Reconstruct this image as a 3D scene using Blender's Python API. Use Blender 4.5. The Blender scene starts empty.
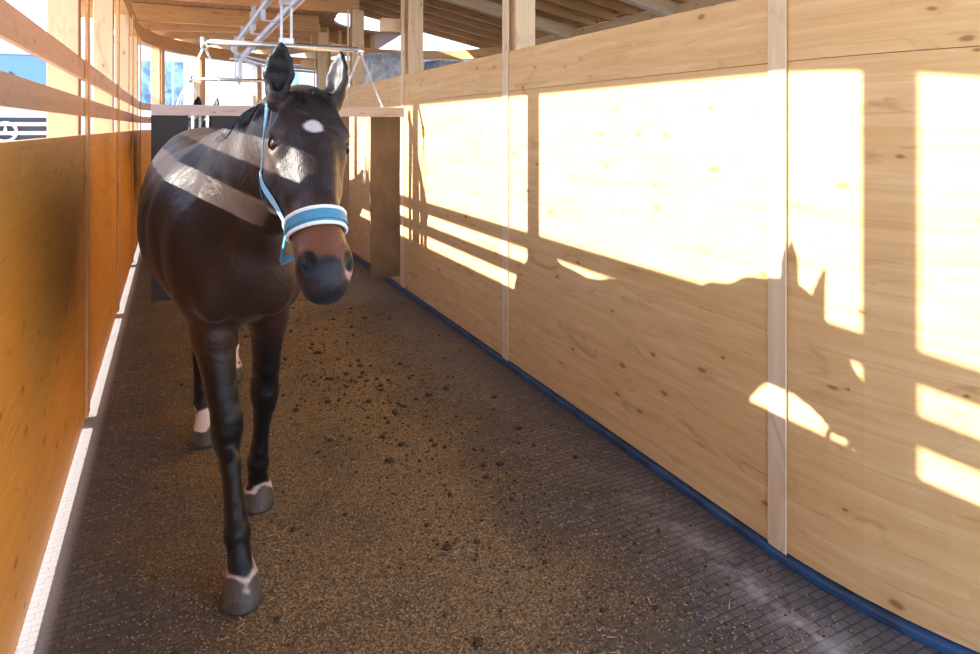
import bpy, bmesh, math, random
import numpy as np
from mathutils import Vector, Matrix
from mathutils.bvhtree import BVHTree
random.seed(7)
S = bpy.context.scene
COL = S.collection
PI = math.pi

# ------------------------------------------------------------------ camera
cd = bpy.data.cameras.new('camera'); cam = bpy.data.objects.new('camera', cd); COL.objects.link(cam)
cam.location = (0, 0, 1.70)
YAW = math.atan(317 / 650)
cam.rotation_euler = (PI / 2, 0, -YAW)
cd.sensor_fit = 'HORIZONTAL'; cd.sensor_width = 36; cd.lens = 36 * 650 / 980
cd.shift_y = -200 / 980
cd.clip_start = 0.02; cd.clip_end = 300
S.camera = cam
# ------------------------------------------------------------------ world, sun, exposure
w = bpy.data.worlds.new('sky'); S.world = w; w.use_nodes = True
nt = w.node_tree; bg = nt.nodes['Background']
tc = nt.nodes.new('ShaderNodeTexCoord'); sep = nt.nodes.new('ShaderNodeSeparateXYZ')
cr = nt.nodes.new('ShaderNodeValToRGB')
cr.color_ramp.elements[0].position = 0.0; cr.color_ramp.elements[0].color = (0.86, 0.93, 1.0, 1)
cr.color_ramp.elements[1].position = 0.6; cr.color_ramp.elements[1].color = (0.30, 0.55, 1.0, 1)
nt.links.new(tc.outputs['Generated'], sep.inputs[0]); nt.links.new(sep.outputs['Z'], cr.inputs[0])
nt.links.new(cr.outputs[0], bg.inputs['Color'])
bg.inputs['Strength'].default_value = 2.4
sd = bpy.data.lights.new('sun', 'SUN'); sun = bpy.data.objects.new('sun', sd); COL.objects.link(sun)
sd.energy = 9.8; sd.angle = math.radians(0.55); sd.color = (1.0, 0.93, 0.83)
SUN = Vector((1.0, -0.235, -0.418))
sun.rotation_euler = SUN.to_track_quat('-Z', 'Y').to_euler(); sun.location = (-6, 5, 6)
S.view_settings.view_transform = 'Standard'; S.view_settings.look = 'None'
S.view_settings.gamma = 1.0; S.view_settings.use_curve_mapping = False
S.view_settings.exposure = 0.90

# ------------------------------------------------------------------ materials
def mat(name, color=(.5, .5, .5), rough=.6, metal=0.0, spec=.5):
    m = bpy.data.materials.new(name); m.use_nodes = True
    b = m.node_tree.nodes['Principled BSDF']
    b.inputs['Base Color'].default_value = (*color, 1); b.inputs['Roughness'].default_value = rough
    b.inputs['Metallic'].default_value = metal; b.inputs['Specular IOR Level'].default_value = spec
    return m
class NB:
    def __init__(s, m): s.t = m.node_tree; s.b = s.t.nodes['Principled BSDF']
    def n(s, typ, **kw):
        x = s.t.nodes.new(typ)
        for k, v in kw.items(): setattr(x, k, v)
        return x
    def l(s, a, b): s.t.links.new(a, b)
    def math(s, op, a, b=None, c=None):
        x = s.n('ShaderNodeMath', operation=op)
        for i, v in enumerate((a, b, c)):
            if v is None: continue
            if isinstance(v, (int, float)): x.inputs[i].default_value = v
            else: s.l(v, x.inputs[i])
        return x.outputs[0]
    def noise(s, vec, scale, detail=3, rough=.55, dist=0):
        x = s.n('ShaderNodeTexNoise'); x.inputs['Scale'].default_value = scale; x.inputs['Detail'].default_value = detail
        x.inputs['Roughness'].default_value = rough; x.inputs['Distortion'].default_value = dist
        s.l(vec, x.inputs['Vector']); return x.outputs['Fac']
    def mapv(s, vec, sc, loc=(0, 0, 0)):
        x = s.n('ShaderNodeMapping'); x.inputs['Scale'].default_value = sc; x.inputs['Location'].default_value = loc
        s.l(vec, x.inputs['Vector']); return x.outputs[0]
    def ramp(s, f, *stops):
        x = s.n('ShaderNodeValToRGB'); e = x.color_ramp.elements
        while len(e) < len(stops): e.new(0.5)
        for i, (p, c) in enumerate(stops):
            e[i].position = p; e[i].color = (c, c, c, 1) if isinstance(c, (int, float)) else (*c, 1)
        s.l(f, x.inputs[0]); return x.outputs[0]
    def mix(s, f, a, b, mode='MIX'):
        x = s.n('ShaderNodeMix', data_type='RGBA', blend_type=mode)
        for k, v in ((0, f), (6, a), (7, b)):
            if isinstance(v, (int, float)): x.inputs[k].default_value = v
            elif isinstance(v, tuple): x.inputs[k].default_value = (*v, 1)
            else: s.l(v, x.inputs[k])
        return x.outputs[2]
    def bump(s, h, strength=.3, dist=.01):
        x = s.n('ShaderNodeBump'); x.inputs['Strength'].default_value = strength; x.inputs['Distance'].default_value = dist
        s.l(h, x.inputs['Height']); s.l(x.outputs[0], s.b.inputs['Normal'])

def wood(name, pale, mid, dark, rough=.55, lam=.125, knots=True, spec=.35):
    m = mat(name, pale, rough, spec=spec); k = NB(m)
    uv = k.n('ShaderNodeUVMap').outputs[0]
    sp = k.n('ShaderNodeSeparateXYZ'); k.l(uv, sp.inputs[0])
    row = k.math('FLOOR', k.math('DIVIDE', sp.outputs[1], lam))
    cv = k.n('ShaderNodeCombineXYZ'); k.l(k.math('FLOOR', k.math('ADD', k.math('DIVIDE', sp.outputs[0], 2.35), k.math('MULTIPLY', row, .37))), cv.inputs[0]); k.l(row, cv.inputs[1])
    wn = k.n('ShaderNodeTexWhiteNoise', noise_dimensions='2D'); k.l(cv.outputs[0], wn.inputs['Vector'])
    # shift the grain of every lamella
    off = k.n('ShaderNodeCombineXYZ'); k.l(k.math('MULTIPLY', wn.outputs['Value'], 13.0), off.inputs[0]); k.l(k.math('MULTIPLY', wn.outputs['Value'], 3.0), off.inputs[2])
    va = k.n('ShaderNodeVectorMath', operation='ADD'); k.l(uv, va.inputs[0]); k.l(off.outputs[0], va.inputs[1]); V = va.outputs[0]
    fig = k.noise(k.mapv(V, (1.1, 16, 1)), 1.6, 4, .6, .7)
    fine = k.noise(k.mapv(V, (3, 170, 1)), 1.5, 2, .5)
    col = k.mix(k.ramp(fig, (.32, 0.0), (.72, 1.0)), pale, mid)
    col = k.mix(k.ramp(fine, (.4, 0.0), (.75, .35)), col, mid)
    col = k.mix(k.math('MULTIPLY', k.math('SUBTRACT', wn.outputs['Value'], .25), .35), col, mid)
    blot = k.noise(k.mapv(V, (3.2, 9, 1)), 1.0, 3, .6, 1.2)
    col = k.mix(k.ramp(blot, (.58, 0.0), (.74, .42)), col, dark)
    if knots:
        vo = k.n('ShaderNodeTexVoronoi', voronoi_dimensions='2D'); vo.inputs['Scale'].default_value = 1.0
        wob = k.noise(V, 9, 2)
        wv = k.n('ShaderNodeVectorMath', operation='ADD'); k.l(k.mapv(V, (2.6, 5.5, 1)), wv.inputs[0])
        cw = k.n('ShaderNodeCombineXYZ'); k.l(k.math('MULTIPLY', wob, .12), cw.inputs[0]); k.l(k.math('MULTIPLY', wob, .12), cw.inputs[1]); k.l(cw.outputs[0], wv.inputs[1])
        k.l(wv.outputs[0], vo.inputs['Vector'])
        sc = k.n('ShaderNodeSeparateXYZ'); k.l(vo.outputs['Color'], sc.inputs[0])
        on = k.math('GREATER_THAN', sc.outputs[0], .55)
        rad = k.math('MULTIPLY_ADD', sc.outputs[1], .07, .025)
        kn = k.math('MULTIPLY', k.math('SUBTRACT', 1.0, k.math('SMOOTH_MIN', k.math('DIVIDE', vo.outputs['Distance'], rad), 1.0, .2)), on)
        halo = k.math('MULTIPLY', k.math('MAXIMUM', k.math('SUBTRACT', 1.0, k.math('DIVIDE', vo.outputs['Distance'], k.math('MULTIPLY', rad, 3.6))), 0.0), on)
        col = k.mix(k.math('MULTIPLY', halo, .75), col, mid)
        col = k.mix(k.math('MINIMUM', k.math('MAXIMUM', k.math('MULTIPLY', kn, 1.5), 0.0), .8), col, dark)
    fr = k.math('ABSOLUTE', k.math('SUBTRACT', k.math('FRACT', k.math('DIVIDE', sp.outputs[1], lam)), .5))
    col = k.mix(k.math('MULTIPLY', k.math('GREATER_THAN', fr, .492), .22), col, dark)
    k.l(col, k.b.inputs['Base Color'])
    k.bump(fine, .12, .002)
    return m
M = {}
M['spruce'] = wood('spruce panel', (.76, .51, .25), (.62, .36, .14), (.26, .11, .03))
M['orange'] = wood('bounce-tinted spruce panel', (.84, .40, .075), (.70, .28, .035), (.20, .07, .012), rough=.38)  # same spruce, with warm bounce off the right wall put into the colour
M['post'] = wood('spruce post', (.78, .56, .33), (.68, .45, .24), (.36, .18, .08), lam=.5)
M['rail'] = wood('rough sawn rail', (.70, .42, .25), (.58, .32, .17), (.24, .11, .05), lam=.4)
M['beam'] = wood('glulam beam', (.70, .40, .16), (.58, .29, .10), (.28, .12, .04), lam=.04)
M['batten'] = wood('pale batten', (.78, .62, .42), (.68, .48, .28), (.4, .22, .12), lam=.5)
M['deck'] = wood('roof boarding', (.50, .30, .15), (.38, .20, .09), (.16, .07, .03), lam=.2)
M['gateboard'] = wood('weathered board', (.62, .52, .48), (.52, .42, .38), (.25, .16, .12), lam=.5)
M['steel'] = mat('galvanised steel', (.60, .63, .66), .38, .85)
k = NB(M['steel']); g = k.n('ShaderNodeTexCoord').outputs['Object']
k.l(k.mix(k.noise(g, 22, 3), (.50, .53, .57), (.74, .77, .80)), k.b.inputs['Base Color'])
M['chain'] = mat('zinc chain', (.78, .80, .82), .35, .6)
M['rubber'] = mat('black rubber', (.022, .022, .026), .55)
k = NB(M['rubber']); g = k.n('ShaderNodeTexCoord').outputs['Object']; k.bump(k.noise(g, 60, 3), .25, .004)
M['rubber_brown'] = mat('mottled brown rubber', (.16, .10, .055), .6)
k = NB(M['rubber_brown']); g = k.n('ShaderNodeTexCoord').outputs['Object']
k.l(k.mix(k.ramp(k.noise(k.mapv(g, (1, 1, .6)), 3, 3), (.35, 0.), (.65, 1.)), (.20, .12, .06), (.09, .06, .035)), k.b.inputs['Base Color'])  # two browns mixed by noise
M['blue_strip'] = mat('dark blue foot strip', (.035, .105, .23), .35)
k = NB(M['blue_strip']); g = k.n('ShaderNodeTexCoord').outputs['Object']
k.l(k.mix(k.ramp(k.noise(g, 7, 4), (.35, 0.), (.7, 1.)), (.03, .10, .23), (.02, .035, .06)), k.b.inputs['Base Color'])  # dark blue, patched darker by noise

# floor: small rubber pavers under a layer of trodden shavings
m = mat('shavings over rubber pavers', (.1, .07, .04), .75); M['floor'] = m; k = NB(m)
g = k.n('ShaderNodeTexCoord').outputs['Object']
br = k.n('ShaderNodeTexBrick'); br.inputs['Scale'].default_value = 1.0; br.inputs['Brick Width'].default_value = .066; br.inputs['Row Height'].default_value = .033
br.inputs['Mortar Size'].default_value = .0028; br.inputs['Mortar Smooth'].default_value = .3
br.inputs['Color1'].default_value = (.075, .068, .068, 1); br.inputs['Color2'].default_value = (.115, .10, .095, 1); br.inputs['Mortar'].default_value = (.045, .035, .028, 1)
rot = k.n('ShaderNodeMapping'); rot.inputs['Rotation'].default_value = (0, 0, .0); k.l(g, rot.inputs['Vector']); k.l(rot.outputs[0], br.inputs['Vector'])
sx = k.n('ShaderNodeSeparateXYZ'); k.l(g, sx.inputs[0])
big = k.noise(g, 2.2, 4, .6); med = k.noise(g, 14, 4, .65); fin = k.noise(g, 95, 4, .75); mid2 = k.noise(g, 38, 5, .75)
# shavings lie thickest in the middle of the track
side = k.ramp(k.math('DIVIDE', k.math('ADD', sx.outputs[0], .45), 2.6), (.0, .28), (.16, .62), (.35, .80), (.62, .78), (.82, .40), (1., .04))
cover = k.math('ADD', k.math('MULTIPLY', side, 1.0), k.math('ADD', k.math('MULTIPLY', k.math('SUBTRACT', big, .5), .9), k.math('MULTIPLY', k.math('SUBTRACT', mid2, .5), 1.1)))
cover = k.ramp(cover, (.42, 0.), (.72, 1.))
dirt = k.mix(k.ramp(fin, (.40, 0.), (.60, 1.)), (.050, .035, .020), (.34, .235, .115))
dirt = k.mix(k.ramp(mid2, (.50, 0.), (.60, .85)), dirt, (.060, .042, .026))
dirt = k.mix(k.ramp(med, (.52, 0.), (.72, .7)), dirt, (.075, .052, .032))
col = k.mix(cover, br.outputs['Color'], dirt)
# pale dust drifted along the right-hand wall
dst = k.math('SUBTRACT', 1.0, k.math('MINIMUM', k.math('MULTIPLY', k.math('ABSOLUTE', k.math('SUBTRACT', sx.outputs[0], 1.93)), 8.0), 1.0))
near = k.ramp(k.math('DIVIDE', sx.outputs[1], 5.0), (.22, 1.), (.55, 0.))
dm = k.math('MULTIPLY', k.math('MULTIPLY', dst, near), k.ramp(k.noise(g, 9, 4, .7), (.4, 0.), (.62, .75)))
col = k.mix(dm, col, (.50, .48, .48))
# pale strip along the left-hand wall, painted to whiten the sun stripe
ls = k.ramp(k.math('DIVIDE', k.math('ADD', sx.outputs[0], .46), .4), (.17, 1.), (.27, 0.))
col = k.mix(k.math('MULTIPLY', ls, .85), col, (.36, .35, .36))
k.l(col, k.b.inputs['Base Color'])
hh = k.math('ADD', k.math('MULTIPLY', cover, k.math('ADD', fin, k.math('MULTIPLY', mid2, 1.6))), k.math('MULTIPLY', br.outputs['Fac'], -.7))
k.bump(hh, .9, .008)
M['asphalt'] = mat('pale yard paving', (.42, .41, .40), .8)
k = NB(M['asphalt']); g = k.n('ShaderNodeTexCoord').outputs['Object']
k.l(k.mix(k.noise(g, 3, 5), (.36, .35, .34), (.52, .51, .50)), k.b.inputs['Base Color'])
M['plaster'] = mat('white render', (.80, .80, .80), .8)
k = NB(M['plaster']); g = k.n('ShaderNodeTexCoord').outputs['Object']
k.l(k.mix(k.noise(g, 1.5, 5), (.74, .75, .77), (.86, .86, .86)), k.b.inputs['Base Color'])
M['glass'] = mat('window glass', (.10, .20, .26), .08, 0, .8)
k = NB(M['glass']); g = k.n('ShaderNodeTexCoord').outputs['Object']
k.l(k.mix(k.ramp(k.noise(g, 2.2, 4, .6, .8), (.38, 0.), (.62, 1.)), (.05, .13, .22), (.30, .48, .46)), k.b.inputs['Base Color'])
M['roofgrey'] = mat('grey roofing', (.16, .18, .21), .6)
M['white_paint'] = mat('white lorry paint', (.80, .82, .85), .3)
M['dark_plastic'] = mat('dark plastic', (.03, .035, .045), .5)
M['windscreen'] = mat('blue windscreen glass', (.06, .22, .36), .06, 0, .9)
M['chrome'] = mat('chrome', (.85, .87, .9), .2, .7)
M['wrap'] = mat('plastic wrap', (.42, .46, .52), .28)
k = NB(M['wrap']); g = k.n('ShaderNodeTexCoord').outputs['Object']
k.l(k.mix(k.ramp(k.noise(g, 5, 5, .7, 1.), (.35, 0.), (.65, 1.)), (.40, .44, .52), (.88, .90, .93)), k.b.inputs['Base Color']); k.bump(k.noise(g, 9, 4, .6, 1.5), .8, .05)
M['strap_blue'] = mat('blue webbing', (.06, .30, .46), .55)
k = NB(M['strap_blue']); g = k.n('ShaderNodeTexCoord').outputs['Object']; k.bump(k.noise(g, 700, 2), .3, .001)
k.l(k.mix(k.noise(g, 300, 2), (.035, .18, .30), (.08, .28, .42)), k.b.inputs['Base Color'])
M['strap_light'] = mat('light blue webbing', (.30, .62, .78), .55)
M['piping'] = mat('white padded edge', (.82, .86, .88), .7)
M['hair'] = mat('dark horse hair', (.010, .008, .008), .45)
M['lid'] = mat('eyelid skin', (.016, .011, .010), .4)
M['eye'] = mat('horse eye', (.040, .013, .005), .08, 0, .6)
m = mat('horse coat', (.03, .02, .02), .42, spec=.28); M['coat'] = m; k = NB(m)
at = k.n('ShaderNodeVertexColor', layer_name='coat').outputs['Color']
g = k.n('ShaderNodeTexCoord').outputs['Object']
hn = k.noise(k.mapv(g, (1, .35, .35)), 260, 3, .7)
k.l(k.mix(.35, at, k.mix(1.0, at, k.ramp(hn, (.25, .55), (.75, 1.6)), 'MULTIPLY')), k.b.inputs['Base Color'])
k.bump(k.math('ADD', k.math('MULTIPLY', hn, .5), k.math('MULTIPLY', k.noise(g, 9, 5, .6, .8), 3.0)), .5, .006)
k.b.inputs['Sheen Weight'].default_value = .06; k.b.inputs['Sheen Roughness'].default_value = .4
M['straw'] = mat('pale wood shavings', (.42, .30, .17), .8)
M['dung'] = mat('dried manure', (.055, .038, .020), .9)
k = NB(M['dung']); g = k.n('ShaderNodeTexCoord').outputs['Object']
k.l(k.mix(k.noise(g, 60, 3), (.022, .015, .009), (.07, .048, .024)), k.b.inputs['Base Color']); k.bump(k.noise(g, 90, 3), .8, .01)

# ------------------------------------------------------------------ mesh helpers
class MB:
    def __init__(s): s.v = []; s.f = []; s.uv = []
    def add(s, vs, fs, uvs=None):
        o = len(s.v); s.v += [tuple(v) for v in vs]
        for i, f in enumerate(fs):
            s.f.append([o + j for j in f]); s.uv.append(uvs[i] if uvs else [(0, 0)] * len(f))
        return s
    def box(s, p0, p1, w, h, up=(0, 0, 1)):
        """beam from p0 to p1, w across, h in the up direction; grain along its length"""
        p0, p1, up = Vector(p0), Vector(p1), Vector(up)
        t = (p1 - p0); L = t.length; t.normalize(); side = t.cross(up)
        if side.length < 1e-4: side = t.cross(Vector((1, 0, 0)))
        side.normalize(); n = side.cross(t).normalized()
        c = [(-1, -1), (1, -1), (1, 1), (-1, 1)]
        vs = [p0 + side * (a * w / 2) + n * (b * h / 2) for a, b in c] + [p1 + side * (a * w / 2) + n * (b * h / 2) for a, b in c]
        ru, rv = random.random() * 20, random.random() * 20
        fs, us = [], []
        acc = 0
        for i in range(4):
            j = (i + 1) % 4; ww = w if i % 2 == 0 else h
            fs.append([i, j, j + 4, i + 4]); us.append([(ru, rv + acc), (ru, rv + acc + ww), (ru + L, rv + acc + ww), (ru + L, rv + acc)]); acc += ww
        fs.append([3, 2, 1, 0]); us.append([(ru, rv), (ru + .02, rv), (ru + .02, rv + h), (ru, rv + h)])
        fs.append([4, 5, 6, 7]); us.append([(ru, rv), (ru + .02, rv), (ru + .02, rv + h), (ru, rv + h)])
        return s.add(vs, fs, us)
    def aabb(s, a, b):
        a, b = Vector(a), Vector(b); d = b - a; ax = max(range(3), key=lambda i: d[i])
        c = (a + b) / 2; p0 = c.copy(); p1 = c.copy(); p0[ax] = a[ax]; p1[ax] = b[ax]
        if ax == 2: return s.box(p0, p1, d.x, d.y, (0, 1, 0))
        return s.box(p0, p1, d.y if ax == 0 else d.x, d.z)
    def tube(s, pts, r, seg=8, cap=True, closed=False):
        pts = [Vector(p) for p in pts]; n = len(pts)
        rr = r if isinstance(r, (list, tuple)) else [r] * n
        vs, fs, us = [], [], []; prev = None
        for i, p in enumerate(pts):
            if closed: t = pts[(i + 1) % n] - pts[i - 1]
            else: t = pts[min(i + 1, n - 1)] - pts[max(i - 1, 0)]
            t.normalize()
            if prev is None:
                a = t.orthogonal().normalized()
            else:
                a = (prev - t * prev.dot(t)).normalized()
            prev = a; b = t.cross(a)
            vs += [p + (a * math.cos(2 * PI * j / seg) + b * math.sin(2 * PI * j / seg)) * rr[i] for j in range(seg)]
        for i in range(n if closed else n - 1):
            i2 = (i + 1) % n
            for j in range(seg):
                k2 = (j + 1) % seg; fs.append([i * seg + j, i * seg + k2, i2 * seg + k2, i2 * seg + j])
        if cap and not closed:
            fs.append(list(range(seg))[::-1]); fs.append([(n - 1) * seg + j for j in range(seg)])
        return s.add(vs, fs)
    def strip(s, path, z0, z1, th, inward=1, closed=False, ends=True):
        """wall standing on a plan path (x, y); thickness grows to the left (+1) or right (-1) of the path"""
        n = len(path); P = [Vector((p[0], p[1], 0)) for p in path]; N = []
        for i in range(n):
            t = P[min(i + 1, n - 1)] - P[max(i - 1, 0)]; t.normalize(); N.append(Vector((-t.y, t.x, 0)) * inward)
        L = [0]
        for i in range(1, n): L.append(L[-1] + (P[i] - P[i - 1]).length)
        ru, rv = random.random() * 20, random.randint(0, 200) * .125
        vs, fs, us = [], [], []
        for i in range(n):
            a = P[i]; b = P[i] + N[i] * th
            vs += [(a.x, a.y, z0), (a.x, a.y, z1), (b.x, b.y, z1), (b.x, b.y, z0)]
        for i in range(n - 1):
            o, q = i * 4, i * 4 + 4; u0, u1 = ru + L[i], ru + L[i + 1]
            for (a, b, va, vb) in ((0, 1, z0, z1), (1, 2, 0, th), (2, 3, z1, z0), (3, 0, 0, th)):
                fs.append([o + a, o + b, q + b, q + a]); us.append([(u0, rv + va), (u0, rv + vb), (u1, rv + vb), (u1, rv + va)])
        fs.append([0, 3, 2, 1]); us.append([(ru, 0)] * 4); q = (n - 1) * 4; fs.append([q, q + 1, q + 2, q + 3]); us.append([(ru, 0)] * 4)
        return s.add(vs, fs, us)
    def build(s, name, m, parent=None, smooth=False, bevel=0, fix=True):
        me = bpy.data.meshes.new(name); me.from_pydata(s.v, [], s.f); me.update()
        uvl = me.uv_layers.new(name='UVMap'); flat = [c for f in s.uv for uv in f for c in uv]
        uvl.data.foreach_set('uv', flat)
        if fix:
            bm = bmesh.new(); bm.from_mesh(me); bmesh.ops.recalc_face_normals(bm, faces=bm.faces); bm.to_mesh(me); bm.free()
        o = bpy.data.objects.new(name, me); COL.objects.link(o); me.materials.append(m)
        if smooth: me.shade_smooth()
        if bevel:
            b = o.modifiers.new('bevel', 'BEVEL'); b.width = bevel; b.segments = 2; b.limit_method = 'ANGLE'
        if parent: o.parent = parent; o.matrix_parent_inverse = Matrix.Identity(4); o.location = -Vector(parent.location)
        return o
def tag(o, label=None, cat=None, group=None, kind=None):
    if label: o['label'] = label
    if cat: o['category'] = cat
    if group: o['group'] = group
    if kind: o['kind'] = kind
    return o
def empty(name, loc, *a, **kw):
    o = bpy.data.objects.new(name, None); COL.objects.link(o); o.location = loc; o.empty_display_size = .1
    return tag(o, *a, **kw)
def copy_tree(o, parent=None):
    c = o.copy(); COL.objects.link(c); c.parent = parent
    for ch in [x for x in COL.objects if x.parent == o]: copy_tree(ch, c)
    return c
ORD = ['nearest', 'second', 'third', 'fourth', 'fifth', 'sixth', 'seventh', 'eighth', 'ninth', 'tenth', 'eleventh', 'twelfth', 'thirteenth', 'fourteenth', 'fifteenth', 'sixteenth', 'seventeenth', 'eighteenth', 'nineteenth', 'twentieth', 'twenty-first', 'twenty-second', 'twenty-third', 'twenty-fourth']

# ------------------------------------------------------------------ plan: an oval track, far bend centred on (4, 11.1), near bend on (4, 1.87)
CX, CF, CN = 4.0, 11.1, 1.87
def outer(R, y0=-1.5, a1=180, step=4):
    p = [(CX - R, y0 + (CF - y0) * i / 24) for i in range(25)]
    p += [(CX - R * math.cos(math.radians(a)), CF + R * math.sin(math.radians(a))) for a in range(step, a1 + 1, step)]
    return p
def inner(R, an=56, a1=180, step=6):
    p = [(CX - R * math.cos(math.radians(a)), CN - R * math.sin(math.radians(a))) for a in range(an, 0, -4)]
    p += [(CX - R, CN + (CF - CN) * i / 8) for i in range(9)]
    p += [(CX - R * math.cos(math.radians(a)), CF + R * math.sin(math.radians(a))) for a in range(step, a1 + 1, step)]
    return p
RO, RI = 4.45, 1.845

# ------------------------------------------------------------------ ground and floors
gnd = MB().add([(-60, -20, -.06), (60, -20, -.06), (60, 90, -.06), (-60, 90, -.06)], [[0, 1, 2, 3]]).build('floor_yard', M['asphalt']); tag(gnd, kind='structure')
fl = MB().add([(-.62, -2, 0), (9, -2, 0), (9, 16.5, 0), (-.62, 16.5, 0), (-.62, -2, -.05), (9, -2, -.05), (9, 16.5, -.05), (-.62, 16.5, -.05)],
              [[0, 1, 2, 3], [7, 6, 5, 4], [0, 4, 5, 1], [1, 5, 6, 2], [2, 6, 7, 3], [3, 7, 4, 0]]).build('floor', M['floor']); tag(fl, kind='structure')

# ------------------------------------------------------------------ left (outer) side
wl = MB().strip(outer(RO), .030, 1.655, .03, 1).build('wall_left', M['orange'], bevel=.002); tag(wl, kind='structure')
tag(MB().strip(outer(RO), 1.762, 1.865, .028, 1).build('fence_rail', M['rail'], bevel=.003), 'lower brown board rail running above the orange left wall', 'rail', 'long board rails above the left wall')
tag(MB().strip(outer(RO), 1.970, 2.080, .028, 1).build('fence_rail', M['rail'], bevel=.003), 'upper brown board rail of the two above the orange left wall', 'rail', 'long board rails above the left wall')
PY = [-.28, 2.06, 4.40, 6.74, 9.08]
i = 0
def outer_post(x, y, ang, i):
    r = Matrix.Rotation(ang, 3, 'Z'); e = r @ Vector((1, 0, 0)); t = r @ Vector((0, 1, 0)); c = Vector((x, y, 0)) - e * .107
    m = MB().box(c + Vector((0, 0, 0)), c + Vector((0, 0, 3.07)), .13, .15, e)
    # box(): w lies across e, h along e
    tag(m.build('wooden_post', M['post'], bevel=.004), ORD[i] + ' pale wooden post along the left rails counted from the camera end', 'post', 'outer posts behind the left rails')
    m = MB().box(Vector((x, y, .05)) + e * .009 - t * .03, Vector((x, y, 3.05)) + e * .009 - t * .03, .12, .014, e)
    tag(m.build('cover_batten', M['beam']), 'narrow orange batten over the rails at the ' + ORD[i] + ' left post from the camera end', 'batten', 'cover battens on the left wall')
for y in PY: outer_post(CX - RO, y, 0, i); i += 1
for a in (1, 21, 39, 59, 79, 99, 119, 139, 159):
    q = math.radians(a); outer_post(CX - RO * math.cos(q), CF + RO * math.sin(q), -q, i); i += 1
tag(MB().strip(outer(RO + .03, -2), 3.07, 3.30, .14, 1).build('ring_beam', M['beam'], bevel=.004), 'orange laminated beam curving on top of the outer posts', 'beam')

# ------------------------------------------------------------------ right (inner) side
wr = MB().strip(inner(RI), .035, 1.955, .03, -1).build('wall_right', M['spruce'], bevel=.0015); tag(wr, kind='structure')
wr2 = MB().strip(inner(RI), 1.957, 2.24, .028, -1).build('wall_right_top', M['spruce'], bevel=.0015); tag(wr2, kind='structure')
tr = MB().strip(inner(RI + .030), .0, .028, .066, -1).build('trim_1', M['blue_strip'], bevel=.004); tag(tr, kind='structure')
IY = [1.82, 4.16, 6.50, 8.84, 11.18]
for i, y in enumerate(IY):
    x = CX - RI
    tag(MB().aabb((x + .04, y - .08, 0), (x + .20, y + .08, 3.30)).build('wooden_post', M['post'], bevel=.004), ORD[i] + ' pale wooden post behind the right wall counted from the camera end', 'post', 'inner posts behind the right wall')
    tag(MB().aabb((x - .009, y - .048, .03), (x - .0005, y + .038, 3.30)).build('cover_batten', M['batten'], bevel=.002), 'whitish batten on the right wall at its ' + ORD[i] + ' post from the camera end', 'batten', 'cover battens on the right wall')
    if i: tag(MB().aabb((x - .2, y + .085, 2.70), (x + .21, y + .165, 2.84)).build('beam_block', M['post'], bevel=.003), 'short timber corbel fixed across the ' + ORD[i] + ' right-hand post', 'beam', 'corbels on the right-hand posts')
for i, a in enumerate((45, 90, 135)):
    q = math.radians(a); x, y = CX - 1.95 * math.cos(q), CF + 1.95 * math.sin(q)
    tag(MB().aabb((x - .07, y - .07, 0), (x + .07, y + .07, 3.1)).build('wooden_post', M['beam']), 'brown post under the far inner bend beam, ' + ('left', 'middle', 'right')[i] + ' one', 'post', 'posts of the far inner bend')
tag(MB().strip([p for p in inner(1.9) if p[1] > 11.0], 3.1, 3.29, .1, -1).build('ring_beam', M['beam']), 'dark curved timber beam on the far inner bend above the bales', 'beam')

# ------------------------------------------------------------------ roof
j = 0
for y in PY + [-2.0]:
    tag(MB().aabb((-.85, y - .05, 3.30), (2.36, y + .05, 3.56)).build('roof_rafter', M['beam'], bevel=.003), 'level rafter across the track over the ' + ORD[min(j, 23)] + ' outer post', 'rafter', 'rafters over the track'); j += 1
for a in range(0, 91, 13):
    q = math.radians(a); c = Vector((CX, CF, 3.43)); d = Vector((-math.cos(q), math.sin(q), 0))
    tag(MB().box(c + d * 1.8, c + d * 5.3, .1, .26).build('roof_rafter', M['beam'], bevel=.003), 'fanned rafter over the far bend, ' + ORD[a // 13] + ' of the fan', 'rafter', 'fanned rafters over the far bend'); 
# roof boarding of the track
dk = MB().aabb((-1.3, -2.5, 3.565), (2.42, CF + .3, 3.60))
pts_o = [(CX - 5.3 * math.cos(math.radians(a)), CF + 5.3 * math.sin(math.radians(a))) for a in range(0, 97, 8)]
pts_i = [(CX - 1.5 * math.cos(math.radians(a)), CF + 1.5 * math.sin(math.radians(a))) for a in range(0, 97, 8)]
for i in range(len(pts_o) - 1):
    q = [pts_i[i], pts_o[i], pts_o[i + 1], pts_i[i + 1]]
    vs = [(x, y, z) for z in (3.568, 3.603) for x, y in q]
    us = [[(p[0], p[1]) for p in q]] * 6
    dk.add(vs, [[0, 1, 2, 3], [7, 6, 5, 4], [0, 4, 5, 1], [1, 5, 6, 2], [2, 6, 7, 3], [3, 7, 4, 0]], us)
tag(dk.build('ceiling', M['deck']), kind='structure')
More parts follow.
